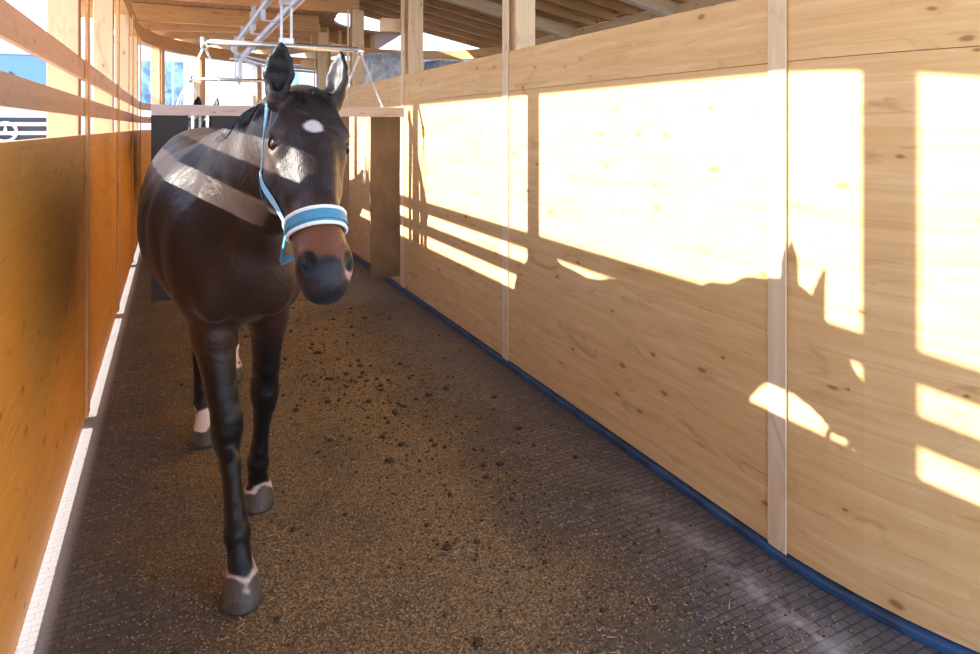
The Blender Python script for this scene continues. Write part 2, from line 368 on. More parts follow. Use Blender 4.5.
# island roof falling to the right: joists, boards, edge beam
SL = .2
def zi(x, base=3.28): return base + SL * (5.85 - x)
n = 0
y = 2.2
while y < 12.4:
    tag(MB().box((2.3, y, zi(2.3) + .08), (6.0, y, zi(6.0) + .08), .07, .16).build('roof_joist', M['beam'], bevel=.003), 'sloping roof joist over the centre, ' + ORD[min(n, 23)] + ' from the camera end', 'joist', 'sloping joists over the centre'); n += 1; y += .52
for i, y in enumerate(IY[1:4]):
    tag(MB().box((2.2, y, zi(2.2, 3.19)), (5.85, y, zi(5.85, 3.19)), .12, .18).build('main_rafter', M['post'], bevel=.003), 'thick sloping rafter below the joists at the ' + ORD[i + 1] + ' right-hand post', 'rafter', 'main rafters over the centre')
tag(MB().box((1.9, 7.2, zi(1.9) + .18), (6.1, 7.2, zi(6.1) + .18), 10.6, .03).build('ceiling_centre', M['deck']), kind='structure')
tag(MB().aabb((2.40, -2.5, 3.55), (2.43, 12.5, 4.17)).build('sun_block_board', M['deck']), kind='structure')  # added board closing the gap between roofs so no sun leaks in
tag(MB().aabb((5.80, 1.8, 3.12), (5.92, 12.4, 3.27)).build('edge_beam', M['post'], bevel=.004), 'long pale edge beam carrying the joists beyond the right wall', 'beam')
for i, y in enumerate((3.0, 5.4, 7.8, 10.2, 12.2)):
    tag(MB().aabb((5.80, y - .07, 0), (5.92, y + .07, 3.11)).build('wooden_post', M['post']), 'post under the far edge beam, ' + ORD[i] + ' from the camera end', 'post', 'posts of the far edge beam')
tag(MB().aabb((5.95, 1.0, 3.32), (9.2, 12.0, 3.36)).build('ceiling_far', M['deck']), kind='structure')
tag(MB().aabb((5.85, 1.0, .03), (5.88, 12.0, 2.24)).build('wall_centre', M['spruce']), kind='structure')

# ------------------------------------------------------------------ overhead track and the pusher gates
def track_path(R, y0=0.5, a1=150):
    p = [(CX - R, y0 + (CF - y0) * i / 10) for i in range(11)]
    return p + [(CX - R * math.cos(math.radians(a)), CF + R * math.sin(math.radians(a))) for a in range(5, a1 + 1, 5)]
trk = empty('overhead_track', (.955, 6, 2.85), 'galvanised steel tube track hanging under the rafters above the horse', 'track')
for r_, z_, q_ in ((3.045 - .07, 2.86, .046), (3.045 + .09, 2.98, .036)):
    MB().tube([(x, y, z_) for x, y in track_path(r_)], q_, 12).build('track_tube', M['steel'], trk, smooth=True)
for y in (1.6, 3.2, 4.9, 7.3, 8.4, 9.6, 10.7):
    MB().aabb((.955 - .1, y - .02, 2.83), (.955 + .1, y + .02, 2.845)).box((.955 - .09, y, 2.84), (.955 - .09, y, 3.10), .05, .012, (0, 1, 0)).build('cross_plate', M['steel'], trk)
for y in PY[1:]:
    MB().aabb((.955 - .03, y - .02, 2.98), (.955 + .03, y + .02, 3.31)).build('hanger', M['steel'], trk)
for a in range(10, 91, 20):
    q = math.radians(a); c = Vector((CX, CF, 0)); d = Vector((-math.cos(q), math.sin(q), 0))
    MB().box(c + d * 2.9 + Vector((0, 0, 2.84)), c + d * 3.2 + Vector((0, 0, 2.84)), .05, .03).box(c + d * 3.045 + Vector((0, 0, 2.4)), c + d * 3.045 + Vector((0, 0, 2.84)), .06, .04, d).build('cross_plate', M['steel'], trk)

def chain(mb, a, b, pitch=.030, r=.0038):
    a, b = Vector(a), Vector(b); L = (b - a).length; t = (b - a).normalized(); n = int(L / pitch); s0 = t.orthogonal().normalized(); s1 = t.cross(s0)
    for i in range(n):
        c = a + t * (i + .5) * L / n; s_ = s0 if i % 2 else s1; pts = []
        for j in range(8):
            an = 2 * PI * j / 8; pts.append(c + t * math.cos(an) * pitch * .72 + s_ * math.sin(an) * .0105)
        mb.tube(pts, r, 5, closed=True)
    return mb
def gate(y, dark, labels, detail=True):
    g = empty('pusher_gate', (.955, y, 1.9), *labels)
    MB().tube([(.25, y, 2.46), (1.66, y, 2.46)], .028, 12).build('cross_tube', M['steel'], g, smooth=True)
    for x in (.25, 1.66):
        MB().tube([(x, y, 2.40), (x, y, 2.50)], .034, 10).build('tube_end', M['chrome'], g, smooth=True)
    MB().aabb((.90, y - .02, 2.47), (.92, y + .02, 2.88)).aabb((.99, y - .02, 2.47), (1.01, y + .02, 2.88)).aabb((.89, y - .04, 2.84), (1.02, y + .04, 2.90)).aabb((.89, y - .035, 2.48), (1.02, y + .035, 2.53)).build('hanger_bracket', M['steel'], g)
    for x0, x1 in ((.25, .03), (.25, .46), (1.66, 1.45), (1.66, 1.885)):
        mb = MB()
        if detail: chain(mb, (x0, y, 2.43), (x1, y, 1.90))
        else: mb.tube([(x0, y, 2.43), (x1, y, 1.90)], .006, 5)
        mb.build('chain', M['chain'], g)
    MB().aabb((-.17, y - .03, 1.80), (2.10, y + .03, 1.895)).build('top_board', M['gateboard'], g, bevel=.003)
    for n_, (a, b) in enumerate(((-.17, .12), (.31, .61), (.79, 1.07), (1.25, 1.55), (1.76, 2.065))):
        mb = MB(); N = 10; vs = []; fs = []
        for i in range(N + 1):
            z = 1.80 - 1.61 * i / N; off = .012 * math.sin(i * .9 + n_)
            vs += [(a, y - .010 + off, z), (b, y - .010 + off * .5, z), (b, y + .010 + off * .5, z), (a, y + .010 + off, z)]
        for i in range(N):
            for q in range(4): fs.append([i * 4 + q, i * 4 + (q + 1) % 4, i * 4 + 4 + (q + 1) % 4, i * 4 + 4 + q])
        fs += [[0, 3, 2, 1], [N * 4, N * 4 + 1, N * 4 + 2, N * 4 + 3]]
        o = mb.add(vs, fs).build('rubber_flap', M['rubber'] if n_ < 3 else M['rubber_brown'], g)
        o['label'] = 'hanging black rubber flap' if n_ < 3 else 'hanging mottled brown rubber flap'
    if detail:
        for x in (.215, 1.70):
            chain(MB(), (x, y - .01, 1.80), (x, y - .01, 1.15)).build('hanging_chain', M['chain'], g)
        for x in (.155, .275):
            MB().aabb((x - .012, y - .012, 1.55), (x + .012, y + .012, 1.80)).build('flap_bolt', M['chrome'], g)
    return g
gate(6.32, None, ('steel and rubber flap pusher gate hanging right behind the horse', 'gate', 'pusher gates on the overhead track'))
g2 = gate(11.25, None, ('distant pusher gate seen as a thin tube beyond the second horse', 'gate', 'pusher gates on the overhead track'), False)

# ------------------------------------------------------------------ the horse
def V3(*a): return np.array(a, dtype=np.float64)
H = 0.0075
LO = V3(-.30, 1.70, -.03); HI = V3(.80, 4.95, 2.08)
DIM = tuple(int(v) for v in np.ceil((HI - LO) / H))
F = np.full(DIM, 1.0, dtype=np.float32)
def block(lo, hi):
    a = np.maximum(((lo - LO) / H).astype(int), 0); b = np.minimum(((hi - LO) / H).astype(int) + 2, DIM)
    if (b <= a).any(): return None
    sl = tuple(slice(int(x), int(y)) for x, y in zip(a, b))
    X = [(LO[i] + H * np.arange(sl[i].start, sl[i].stop, dtype=np.float32)) for i in range(3)]
    return sl, np.meshgrid(*X, indexing='ij', sparse=True)
def smin(a, b, k):
    h = np.clip(.5 + .5 * (a - b) / k, 0, 1); return a * (1 - h) + b * h - k * h * (1 - h)
def seg(A, B, ra, rb, lat, k=.03, sub=False):
    """elliptic tapered segment; ra/rb = (lateral radius, in-plane radius) at both ends"""
    A, B, lat = map(lambda q: np.array(q, dtype=np.float64), (A, B, lat)); T = B - A; L = np.linalg.norm(T)
    if L < 1e-6: T = V3(0, 0, 1); L0 = 0
    else: T = T / L
    lat = lat - T * lat.dot(T); lat /= np.linalg.norm(lat); N = np.cross(T, lat)
    R = max(*ra, *rb); pad = R + k + .03
    r = block(np.minimum(A, B) - pad, np.maximum(A, B) + pad)
    if r is None: return
    sl, (X, Y, Z) = r
    X = X - A[0]; Y = Y - A[1]; Z = Z - A[2]
    t = X * T[0] + Y * T[1] + Z * T[2]; tc_ = np.clip(t / max(L, 1e-6), 0, 1); qt = t - tc_ * L
    ql = X * lat[0] + Y * lat[1] + Z * lat[2]; qn = X * N[0] + Y * N[1] + Z * N[2]
    a = ra[0] + (rb[0] - ra[0]) * tc_; b = ra[1] + (rb[1] - ra[1]) * tc_; c = np.minimum(a, b)
    k0 = np.sqrt((ql / a) ** 2 + (qn / b) ** 2 + (qt / c) ** 2); k1 = np.sqrt((ql / a ** 2) ** 2 + (qn / b ** 2) ** 2 + (qt / c ** 2) ** 2) + 1e-6
    d = (k0 * (k0 - 1) / k1).astype(np.float32)
    if sub: F[sl] = -smin(-F[sl], d, k)
    else: F[sl] = smin(F[sl], d, k)
def chainseg(pts, lat, k=.03, kj=.02):
    for i in range(len(pts) - 1):
        (A, ra), (B, rb) = pts[i], pts[i + 1]; seg(A, B, ra, rb, lat, k if i == 0 or True else kj)
def ell(c, r, lat=(1, 0, 0), T=(0, 0, 1), k=.03, sub=False):
    """ellipsoid: r = (lateral, in-plane, along T)"""
    c = np.array(c, float); lat = np.array(lat, float); T = np.array(T, float); T /= np.linalg.norm(T); lat -= T * lat.dot(T); lat /= np.linalg.norm(lat); N = np.cross(T, lat)
    rb = block(c - max(r) - k - .03, c + max(r) + k + .03)
    if rb is None: return
    sl, (X, Y, Z) = rb; X = X - c[0]; Y = Y - c[1]; Z = Z - c[2]
    q = [X * e[0] + Y * e[1] + Z * e[2] for e in (lat, N, T)]
    k0 = np.sqrt(sum((q[i] / r[i]) ** 2 for i in range(3))); k1 = np.sqrt(sum((q[i] / r[i] ** 2) ** 2 for i in range(3))) + 1e-6
    d = (k0 * (k0 - 1) / k1).astype(np.float32)
    if sub: F[sl] = -smin(-F[sl], d, k)
    else: F[sl] = smin(F[sl], d, k)
X1 = (1, 0, 0)
# trunk
chainseg([((.17, 4.24, 1.36), (.22, .25)), ((.175, 4.02, 1.36), (.30, .32)), ((.175, 3.74, 1.29), (.322, .345)), ((.195, 3.42, 1.24), (.332, .385)),
          ((.215, 3.10, 1.25), (.30, .40)), ((.24, 2.88, 1.20), (.235, .33)), ((.255, 2.76, 1.14), (.17, .22))], X1, .05)
seg((.22, 3.35, 1.55), (.23, 2.95, 1.60), (.07, .10), (.07, .09), X1, .10)          # withers
ell((.17, 4.12, 1.56), (.20, .16, .12), k=.08)                                     # croup
for s in (-1, 1):
    ell((.245 + s * .17, 2.86, 1.19), (.10, .15, .25), T=(0, .35, 1), k=.06)           # shoulder
    ell((.25 + s * .10, 2.71, 1.10), (.095, .085, .15), k=.03)                         # breast
    ell((.175 + s * .18, 4.08, 1.25), (.145, .23, .27), k=.07)                         # haunch
# neck
NK = [((.24, 3.02, 1.36), (.17, .31)), ((.27, 2.76, 1.44), (.150, .28)), ((.315, 2.52, 1.54), (.125, .23)), ((.358, 2.32, 1.63), (.110, .185)), ((.388, 2.18, 1.70), (.102, .145))]
chainseg(NK, (1, .2, 0), .06)
# head frame
P0 = V3(.393, 2.110, 1.835)
SA, SL_, SN = .965, 1.25, 1.06; AX = V3(-.008, -.39, -.58); AX /= np.linalg.norm(AX)
LT = V3(1, .15, -.01); LT -= AX * LT.dot(AX); LT /= np.linalg.norm(LT); NF = np.cross(LT, AX); NF = NF if NF[1] < 0 else -NF
def hp(s, l, n): return P0 + AX * s * SA + LT * l * SL_ + NF * n * SN
def hs(pts, k=.03):
    for (s0, n0, a0, b0), (s1, n1, a1, b1) in zip(pts, pts[1:]): seg(hp(s0, 0, n0), hp(s1, 0, n1), (a0 * SL_, b0 * SN), (a1 * SL_, b1 * SN), LT, k)
hs([(.05, -.085, .078, .085), (.15, -.115, .090, .115), (.25, -.140, .080, .140), (.36, -.112, .064, .108), (.46, -.085, .053, .082), (.55, -.070, .052, .068), (.625, -.064, .056, .060), (.665, -.068, .050, .050)], .03)
seg(hp(.10, 0, -.04), hp(.50, 0, -.028), (.062, .03), (.030, .022), LT, .03)            # nasal bone
for s in (-1, 1):
    seg(hp(.05, s * .045, -.05), hp(.16, s * .082, -.05), (.03, .03), (.026, .03), LT, .03)  # brow
    ell(hp(.205, s * .070, -.065), (.030, .034, .038), LT, AX, .02)
    seg(hp(.215, s * .080, -.085), hp(.36, s * .052, -.075), (.018, .018), (.014, .014), LT, .03)  # cheek ridge
    ell(hp(.255, s * .058, -.185), (.036, .095, .105), LT, AX, .03)                      # jowl
    ell(hp(.200, s * .099, -.060), (.014, .018, .024), LT, AX, .012, sub=True)           # eye opening
    ell(hp(.605, s * .040, -.036), (.028, .036, .044), LT, AX, .015)                      # nostril rim
    ell(hp(.615, s * .046, -.010), (.017, .028, .034), LT * .8 + NF * s * .5, AX - LT * s * .25, .007, sub=True)
    ell(hp(.10, s * .085, -.075), (.02, .03, .05), LT, AX, .03, sub=True)                # temple hollow
ell(hp(.655, 0, -.045), (.046, .030, .030), LT, AX, .02)                                 # upper lip
ell(hp(.640, 0, -.115), (.033, .030, .036), LT, AX, .02)                                 # chin
for s in (-1, 1): seg(hp(.60, s * .050, -.092), hp(.675, s * .045, -.085), (.012, .004), (.012, .004), LT, .006, sub=True)  # mouth line
# ears
EARS = []
def ear(base, tip, face, w):
    base, tip, face = V3(*base), V3(*tip), V3(*face); T = tip - base; Ln = np.linalg.norm(T); T /= Ln
    face = face - T * face.dot(T); face /= np.linalg.norm(face); lat = np.cross(T, face)
    P = lambda t, o=0: base + T * Ln * t + face * o
    for (t0, a0, b0), (t1, a1, b1) in zip(((-.1, .030, .030), (.12, .034, .031), (.42, w, .026), (.68, w * .82, .018), (.88, w * .42, .010)), ((.12, .034, .031), (.42, w, .026), (.68, w * .82, .018), (.88, w * .42, .010), (1.0, .006, .006))):
        seg(P(t0), P(t1), (a0, b0), (a1, b1), lat, .012)
    for (t0, a0), (t1, a1) in zip(((.22, .014), (.45, w * .66), (.70, w * .50)), ((.45, w * .66), (.70, w * .50), (.90, w * .15))):
        seg(P(t0, .022), P(t1, .018), (a0, .020), (a1, .013), lat, .008, sub=True)
    EARS.append((P(.5, .02), face))
ear((.288, 2.095, 1.792), (.298, 2.060, 1.958), (-.15, -1, 0), .047)
ear((.478, 2.155, 1.790), (.500, 2.145, 1.950), (-.85, -.65, .1), .040)
# legs
def leg(pts, k=.035):
    chainseg([(p, (r[0] * 1.09, r[1] * 1.07)) for p, r in pts], X1, k)
def hoof(c, dirn, lift=0, h=.085):
    """pastern end c, ground point in direction dirn; flat sole"""
    pass
def fore(x0, y0, knee, fet, toe, hx):
    # toe = centre of the hoof sole
    leg([((x0, y0, 1.06), (.095, .14)), ((x0 + (knee[0] - x0) * .35, y0 + (knee[1] - y0) * .4, .86), (.078, .100))], .05)
    leg([((x0 + (knee[0] - x0) * .35, y0 + (knee[1] - y0) * .4, .86), (.074, .092)), ((x0 + (knee[0] - x0) * .75, y0 + (knee[1] - y0) * .78, knee[2] + .13), (.052, .060)), ((knee[0], knee[1], knee[2] + .045), (.052, .050)), (knee, (.053, .052)), ((knee[0], knee[1] + .005, knee[2] - .05), (.045, .047))], .02)
    K, Ft, To = V3(*knee), V3(*fet), V3(*toe)
    leg([(K - V3(0, -.005, .05), (.042, .045)), (K + (Ft - K) * .35, (.033, .040)), (K + (Ft - K) * .8, (.033, .042)), (Ft, (.042, .047))], .02)
    ell(Ft + V3(0, .022, -.012), (.030, .030, .030), k=.02)
    foot(Ft, To)
def foot(Ft, To):
    cor = To + V3(0, .030, .085)
    leg([(Ft, (.040, .044)), (Ft + (cor - Ft) * .5, (.034, .037)), (cor, (.050, .050))], .018)
HO = []
def hoofs():
    # hooves: flat-soled flaring cone
    for To, pitch in HO:
        To = V3(*To); r = block(To - V3(.12, .14, .06), To + V3(.12, .14, .14)); sl, (X, Y, Z) = r
        X = X - To[0]; Y = Y - To[1]; Z = Z - To[2]
        cp, sp_ = math.cos(pitch), math.sin(pitch); Yr = Y * cp + Z * sp_; Zr = -Y * sp_ + Z * cp
        R = .073 - Zr * .17; q = np.sqrt(X ** 2 + ((Yr - Zr * .42) * .92) ** 2) - R
        d = np.maximum(np.maximum(q * .95, -Zr), Zr - .082)
        F[sl] = smin(F[sl], d.astype(np.float32), .008)
def hind(x, hip, stifle, hock, fet, toe):
    hip, stifle, hock, Ft, To = (V3(*q) for q in (hip, stifle, hock, fet, toe))
    leg([(hip, (.15, .22)), (stifle, (.125, .135))], .06)
    leg([(stifle, (.105, .125)), (stifle + (hock - stifle) * .5, (.078, .098)), (stifle + (hock - stifle) * .85, (.052, .066)), (hock, (.052, .066))], .03)
    seg(hock + V3(0, .05, .05), hock + V3(0, .02, -.04), (.026, .026), (.032, .03), X1, .03)
    leg([(hock, (.048, .058)), (hock + (Ft - hock) * .3, (.040, .045)), (hock + (Ft - hock) * .8, (.036, .042)), (Ft, (.044, .049))], .02)
    foot(Ft, To)
fore(.125, 2.90, (.190, 2.735, .515), (.212, 2.560, .205), (.222, 2.475, .0), 0)
fore(.385, 2.98, (.368, 3.045, .515), (.345, 3.090, .190), (.345, 3.075, .0), 0)
hind(.13, (.050, 4.02, 1.18), (.080, 3.86, .98), (.130, 4.08, .60), (.145, 3.90, .20), (.155, 3.815, .0))
hind(.33, (.295, 4.08, 1.18), (.300, 4.02, .98), (.335, 4.46, .64), (.350, 4.66, .235), (.360, 4.640, .02))
HO += [((.222, 2.475, 0), 0), ((.345, 3.075, 0), 0), ((.155, 3.815, 0), 0), ((.360, 4.640, .02), 0.0)]
hoofs()
# dock of the tail
seg((.165, 4.40, 1.52), (.165, 4.52, 1.30), (.04, .04), (.025, .025), X1, .05)

def surface_nets(F):
    ins = F < 0
    c = [ins[i:F.shape[0] - 1 + i, j:F.shape[1] - 1 + j, k:F.shape[2] - 1 + k] for i in (0, 1) for j in (0, 1) for k in (0, 1)]
    anyi = c[0].copy(); alli = c[0].copy()
    for q in c[1:]: anyi |= q; alli &= q
    mask = anyi & ~alli
    I, J, K = np.nonzero(mask)
    val = np.stack([F[I + i, J + j, K + k] for i in (0, 1) for j in (0, 1) for k in (0, 1)], 1)
    off = np.array([(i, j, k) for i in (0, 1) for j in (0, 1) for k in (0, 1)], float)
    acc = np.zeros((len(I), 3)); cnt = np.zeros(len(I))
    for a in range(8):
        for b in range(a + 1, 8):
            if np.abs(off[a] - off[b]).sum() != 1: continue
            va, vb = val[:, a], val[:, b]; s = (va < 0) != (vb < 0)
            t = np.where(s, va / np.where(s, va - vb, 1), 0)
            acc += np.where(s[:, None], off[a] + (off[b] - off[a]) * t[:, None], 0); cnt += s
    P = acc / cnt[:, None] + np.stack([I, J, K], 1)
    idg = np.full(mask.shape, -1, dtype=np.int32); idg[I, J, K] = np.arange(len(I))
    quads = []
    for ax in range(3):
        o1, o2 = [(1, 2), (2, 0), (0, 1)][ax]
        sA = [slice(1, -1)] * 3; sB = [slice(1, -1)] * 3; sA[ax] = slice(0, -1); sB[ax] = slice(1, None)
        a, b = ins[tuple(sA)], ins[tuple(sB)]; d = np.stack(np.nonzero(a != b), 1)
        base = d.copy(); base[:, [o1, o2]] += 1
        flip = a[tuple(d.T)]
        def cell(du, dv):
            q = base.copy(); q[:, o1] -= du; q[:, o2] -= dv; return idg[tuple(q.T)]
        Q = np.stack([cell(1, 1), cell(0, 1), cell(0, 0), cell(1, 0)], 1)
        Q[~flip] = Q[~flip][:, ::-1]; quads.append(Q)
    return P * H + LO, np.concatenate(quads)
VV, QQ = surface_nets(F)
QQ = QQ[(QQ >= 0).all(1)]
# relax twice
for _ in range(2):
    s_ = np.zeros_like(VV); n_ = np.zeros(len(VV))
    for a in range(4):
        b = (a + 1) % 4; np.add.at(s_, QQ[:, a], VV[QQ[:, b]]); np.add.at(s_, QQ[:, b], VV[QQ[:, a]]); np.add.at(n_, QQ[:, a], 1); np.add.at(n_, QQ[:, b], 1)
    VV = VV * .5 + .5 * s_ / n_[:, None]
VV[:, 2] = np.maximum(VV[:, 2], 0.001)
# coat colours from anatomy
X, Y, Z = VV.T
def sm(x, a, b): t = np.clip((x - a) / (b - a), 0, 1); return t * t * (3 - 2 * t)
rng = np.random.RandomState(3)
wob = .012 * np.sin(X * 61 + Y * 23) + .010 * np.sin(Y * 77 + Z * 41) + .008 * np.sin(Z * 113 + X * 37)
C = np.tile(V3(.026, .014, .011), (len(VV), 1))
def paint(mask, col):
    global C
    C = C * (1 - mask[:, None]) + V3(*col) * mask[:, None]
paint(sm(Z, 1.25, .80) * sm(Z, .50, .75) * .6, (.036, .014, .008))                    # browner below
paint(sm(Y, 3.3, 3.6) * sm(Z, 1.45, 1.2) * .5, (.042, .017, .012))                    # flank
paint(sm(Z, .90, .66), (.0035, .003, .003))                                            # black legs
# darker unclipped patch where the saddle lies
e = ((Y - 3.35) / .36) ** 2 + ((Z - 1.42) / .26) ** 2 + wob * 3
paint(sm(e, 1.06, .97) * .7, (.013, .010, .011))
# head
D = np.stack([(VV - P0) @ AX / SA, (VV - P0) @ LT / SL_, (VV - P0) @ NF / SN], 1); s_, l_, n_ = D.T
onhead = (Y < 2.21) & (Z > 1.1)
paint(onhead * sm(s_, -.02, .06) * .8, (.020, .013, .012))
paint(onhead * sm(s_ + wob, .40, .50) * .9, (.15, .050, .020))                         # brown nose
paint(onhead * sm(s_ + wob + (n_ + .05) * -.3, .565, .615), (.014, .013, .017))                   # dark muzzle
paint(onhead * sm(np.hypot(l_ - .052, (s_ - .645)) + wob * .6, .026, .012) * .8 * (n_ > -.08), (.42, .26, .24))  # pink snip
for s in (-1, 1): paint(onhead * sm(np.sqrt(((l_ - s * .046) / .016) ** 2 + ((s_ - .615) / .028) ** 2), 1.35, .95) * (n_ > -.06), (.004, .004, .005))  # nostril hollows darkened in the colour to look deeper
paint(onhead * sm(np.hypot((l_ + .002) * 1.2, (s_ - .165) * .8) + wob * .35, .027, .018) * (n_ > -.07), (.50, .44, .42))  # star
paint(onhead * sm(np.abs(l_), .055, .085) * sm(np.abs(s_ - .20), .10, .03) * .5, (.075, .045, .035))
for c_, f_ in EARS:
    r = np.linalg.norm(VV - c_, axis=1); paint(sm(r, .12, .09) * .95 * (Z > 1.80), (.004, .0035, .0035))
# right ear grey inside
r = np.linalg.norm((VV - EARS[1][0]) / V3(1, 1, 1.6), axis=1); paint(sm(r, .045, .03) * .6, (.13, .12, .12))
# hooves and socks
for (To, pitch), sock in zip(HO, (.105, .105, .175, .215)):
    To = V3(*To); r = np.hypot(X - To[0], Y - To[1]) < .17
    hz = Z - To[2] + wob * 1.1
    paint(r * sm(hz, sock + .012, sock - .006), (.46, .36, .31) if sock < .15 else (.66, .52, .45))
    paint(r * sm(hz, .088, .080), (.075, .058, .048)); paint(r * sm(hz, .035, .01), (.045, .036, .032))
    st = np.sin(np.arctan2(Y - To[1], X - To[0]) * 23 + 4 * np.sin(Z * 20)); paint(r * (hz < .085) * sm(st, .2, .9) * .5, (.05, .04, .036))
ORG = V3(.25, 3.5, 0)
me = bpy.data.meshes.new('horse_body')
me.vertices.add(len(VV)); me.vertices.foreach_set('co', (VV - ORG).astype(np.float32).ravel())
me.loops.add(len(QQ) * 4); me.loops.foreach_set('vertex_index', QQ.astype(np.int32).ravel())
me.polygons.add(len(QQ)); me.polygons.foreach_set('loop_start', np.arange(0, len(QQ) * 4, 4, dtype=np.int32))
me.update(calc_edges=True); me.validate(); me.shade_smooth()
ca = me.color_attributes.new('coat', 'FLOAT_COLOR', 'POINT'); ca.data.foreach_set('color', np.concatenate([C, np.ones((len(C), 1))], 1).astype(np.float32).ravel())
me.materials.append(M['coat'])
horse = empty('horse', tuple(ORG), 'dark bay horse wearing a blue halter, walking towards the camera down the track', 'horse', 'horses in the walker')
body = bpy.data.objects.new('body', me); COL.objects.link(body); body.parent = horse
bvh = BVHTree.FromPolygons([tuple(v) for v in VV], [tuple(q) for q in QQ.tolist()])
def near(p):
    c, nrm, i_, d = bvh.find_nearest(Vector(p)); return c, nrm
# eyes
def shell(c, o, h, u, R, opening):
    """spherical shell; with opening it leaves an almond-shaped gap between the lids"""
    mb = MB(); vs = []; fs = []; n1, n2 = 14, 28
    for i in range(n1 + 1):
        for j in range(n2):
            b = 2 * PI * j / n2
            if opening: a0 = 1.0 / math.hypot(math.cos(b) / 1.02, math.sin(b) / (.66 if math.sin(b) > 0 else .54)); a = a0 + (2.3 - a0) * i / n1
            else: a = 2.5 * i / n1 + .001
            rr = R * (1 + (.10 * math.exp(-((a - a0) / .16) ** 2) if opening else 0))
            vs.append(c + o * math.cos(a) * rr + (h * math.cos(b) + u * math.sin(b)) * math.sin(a) * rr)
    for i in range(n1):
        for j in range(n2): fs.append([i * n2 + j, i * n2 + (j + 1) % n2, (i + 1) * n2 + (j + 1) % n2, (i + 1) * n2 + j])
    return mb.add(vs, fs)
for s in (-1, 1):
    c = Vector(hp(.200, s * .079, -.060)); o_ = (Vector(LT) * s * .86 + Vector(NF) * .50).normalized(); u_ = -Vector(AX); u_ = (u_ - o_ * u_.dot(o_)).normalized(); h_ = o_.cross(u_)
    h2_ = (h_ * math.cos(.25) + u_ * math.sin(.25) * s).normalized(); u2_ = (u_ - h2_ * u_.dot(h2_)).normalized()
    o = shell(c, o_, h2_, u2_, .0235, False).build('eye', M['eye'], horse, smooth=True); o['label'] = 'glossy brown eye'
    MBp = shell(c + o_ * .0012, o_, h2_, u2_, .0255, True); MBp.build('eyelid', M['lid'], horse, smooth=True)
# hair
def tuft(mb, p, d, length, droop, r=.0035, n=5, jit=.012):
    p = Vector(p); d = Vector(d).normalized(); pts = [p]; 
    for i in range(n):
        d = (d + Vector((random.uniform(-jit, jit), random.uniform(-jit, jit), -droop))).normalized(); p = p + d * length / n; pts.append(p)
    mb.tube(pts, [r * (1 - .85 * i / n) for i in range(n + 1)], 4)
def crest(t):
    i = min(int(t * (len(NK) - 1)), len(NK) - 2); f = t * (len(NK) - 1) - i
    A, B = np.array(NK[i][0]), np.array(NK[i + 1][0]); T = (B - A) / np.linalg.norm(B - A)
    c = A + (B - A) * f; up = np.cross(V3(1, 0, 0), T); up = up if up[2] > 0 else -up
    h = bvh.ray_cast(Vector(c), Vector(up)); return (h[0] if h[0] else Vector(c)), Vector(up)
mb = MB()
for i in range(600):
    t = random.uniform(.38, 1.0); c, up = crest(t); p = c + Vector((random.uniform(-.015, .01), 0, 0)); d = Vector((-.6, random.uniform(-.1, .35), -.6)).normalized()
    L = random.uniform(.08, .19); pts = []
    for q in range(7):
        cc, nn = near(p); pts.append(cc + nn * (.004 + .004 * random.random())); p = cc + d * L / 6; d = (d + Vector((0, random.uniform(-.05, .08), -.15))).normalized()
    mb.tube(pts, [.0042 * (1 - .85 * q / 6) for q in range(7)], 4)
mb.build('mane', M['hair'], horse, smooth=True)
mb = MB()
for i in range(240):
    l = random.uniform(-.035, .04); p = Vector(hp(random.uniform(-.03, .03), l, -.012)); c, nrm = near(p)
    tuft(mb, c - nrm * .004, Vector(AX) * .9 + Vector(LT) * (l * 5 + random.uniform(-.15, .15)) + nrm * random.uniform(.15, .5), random.uniform(.03, .075), .05, r=.0028, jit=.08)
mb.build('forelock', M['hair'], horse, smooth=True)
mb = MB()
for i in range(260):
    t = random.random(); p = Vector((.165 + random.uniform(-.03, .03), 4.42 + .12 * t, 1.50 - .22 * t))
    tuft(mb, p, Vector((random.uniform(-.12, .1), .30, -1)), random.uniform(.65, 1.0), .25, r=.005, n=7, jit=.06)
mb.build('tail', M['hair'], horse, smooth=True)

# ---- halter
def ribbon(pts, w, th, off, loopc=False):
    """flat strap along surface points [(p, normal)]"""
    mb = MB(); n = len(pts); vs = []; fs = []
    for i, (p, nr) in enumerate(pts):
        a = pts[(i - 1) % n][0] if loopc else pts[max(i - 1, 0)][0]; b = pts[(i + 1) % n][0] if loopc else pts[min(i + 1, n - 1)][0]
        t = (b - a).normalized(); side = t.cross(nr).normalized(); nn = side.cross(t).normalized(); nn = nn if nn.dot(nr) > 0 else -nn
        q = p + nn * off
        vs += [q - side * w / 2, q + side * w / 2, q + side * w / 2 + nn * th, q - side * w / 2 + nn * th]
    for i in range(n if loopc else n - 1):
        j = (i + 1) % n
        for c_ in range(4): fs.append([i * 4 + c_, i * 4 + (c_ + 1) % 4, j * 4 + (c_ + 1) % 4, j * 4 + c_])
    if not loopc: fs += [[3, 2, 1, 0], [(n - 1) * 4 + q for q in range(4)]]
    return mb.add(vs, fs)
def loop_at(s, n0, tilt, cnt=56):
    c = Vector(hp(s, 0, n0)); out = []
    Nn = (Vector(NF) + Vector(AX) * tilt).normalized(); L_ = Vector(LT)
    for i in range(cnt):
        a = 2 * PI * i / cnt; d = (L_ * math.cos(a) + Nn * math.sin(a)).normalized()
        h = bvh.ray_cast(c, d); out.append((h[0] if h[0] else c + d * .07, d))
    # smooth
    for _ in range(2): out = [((out[i - 1][0] + out[i][0] * 2 + out[(i + 1) % cnt][0]) / 4, out[i][1]) for i in range(cnt)]
    return out
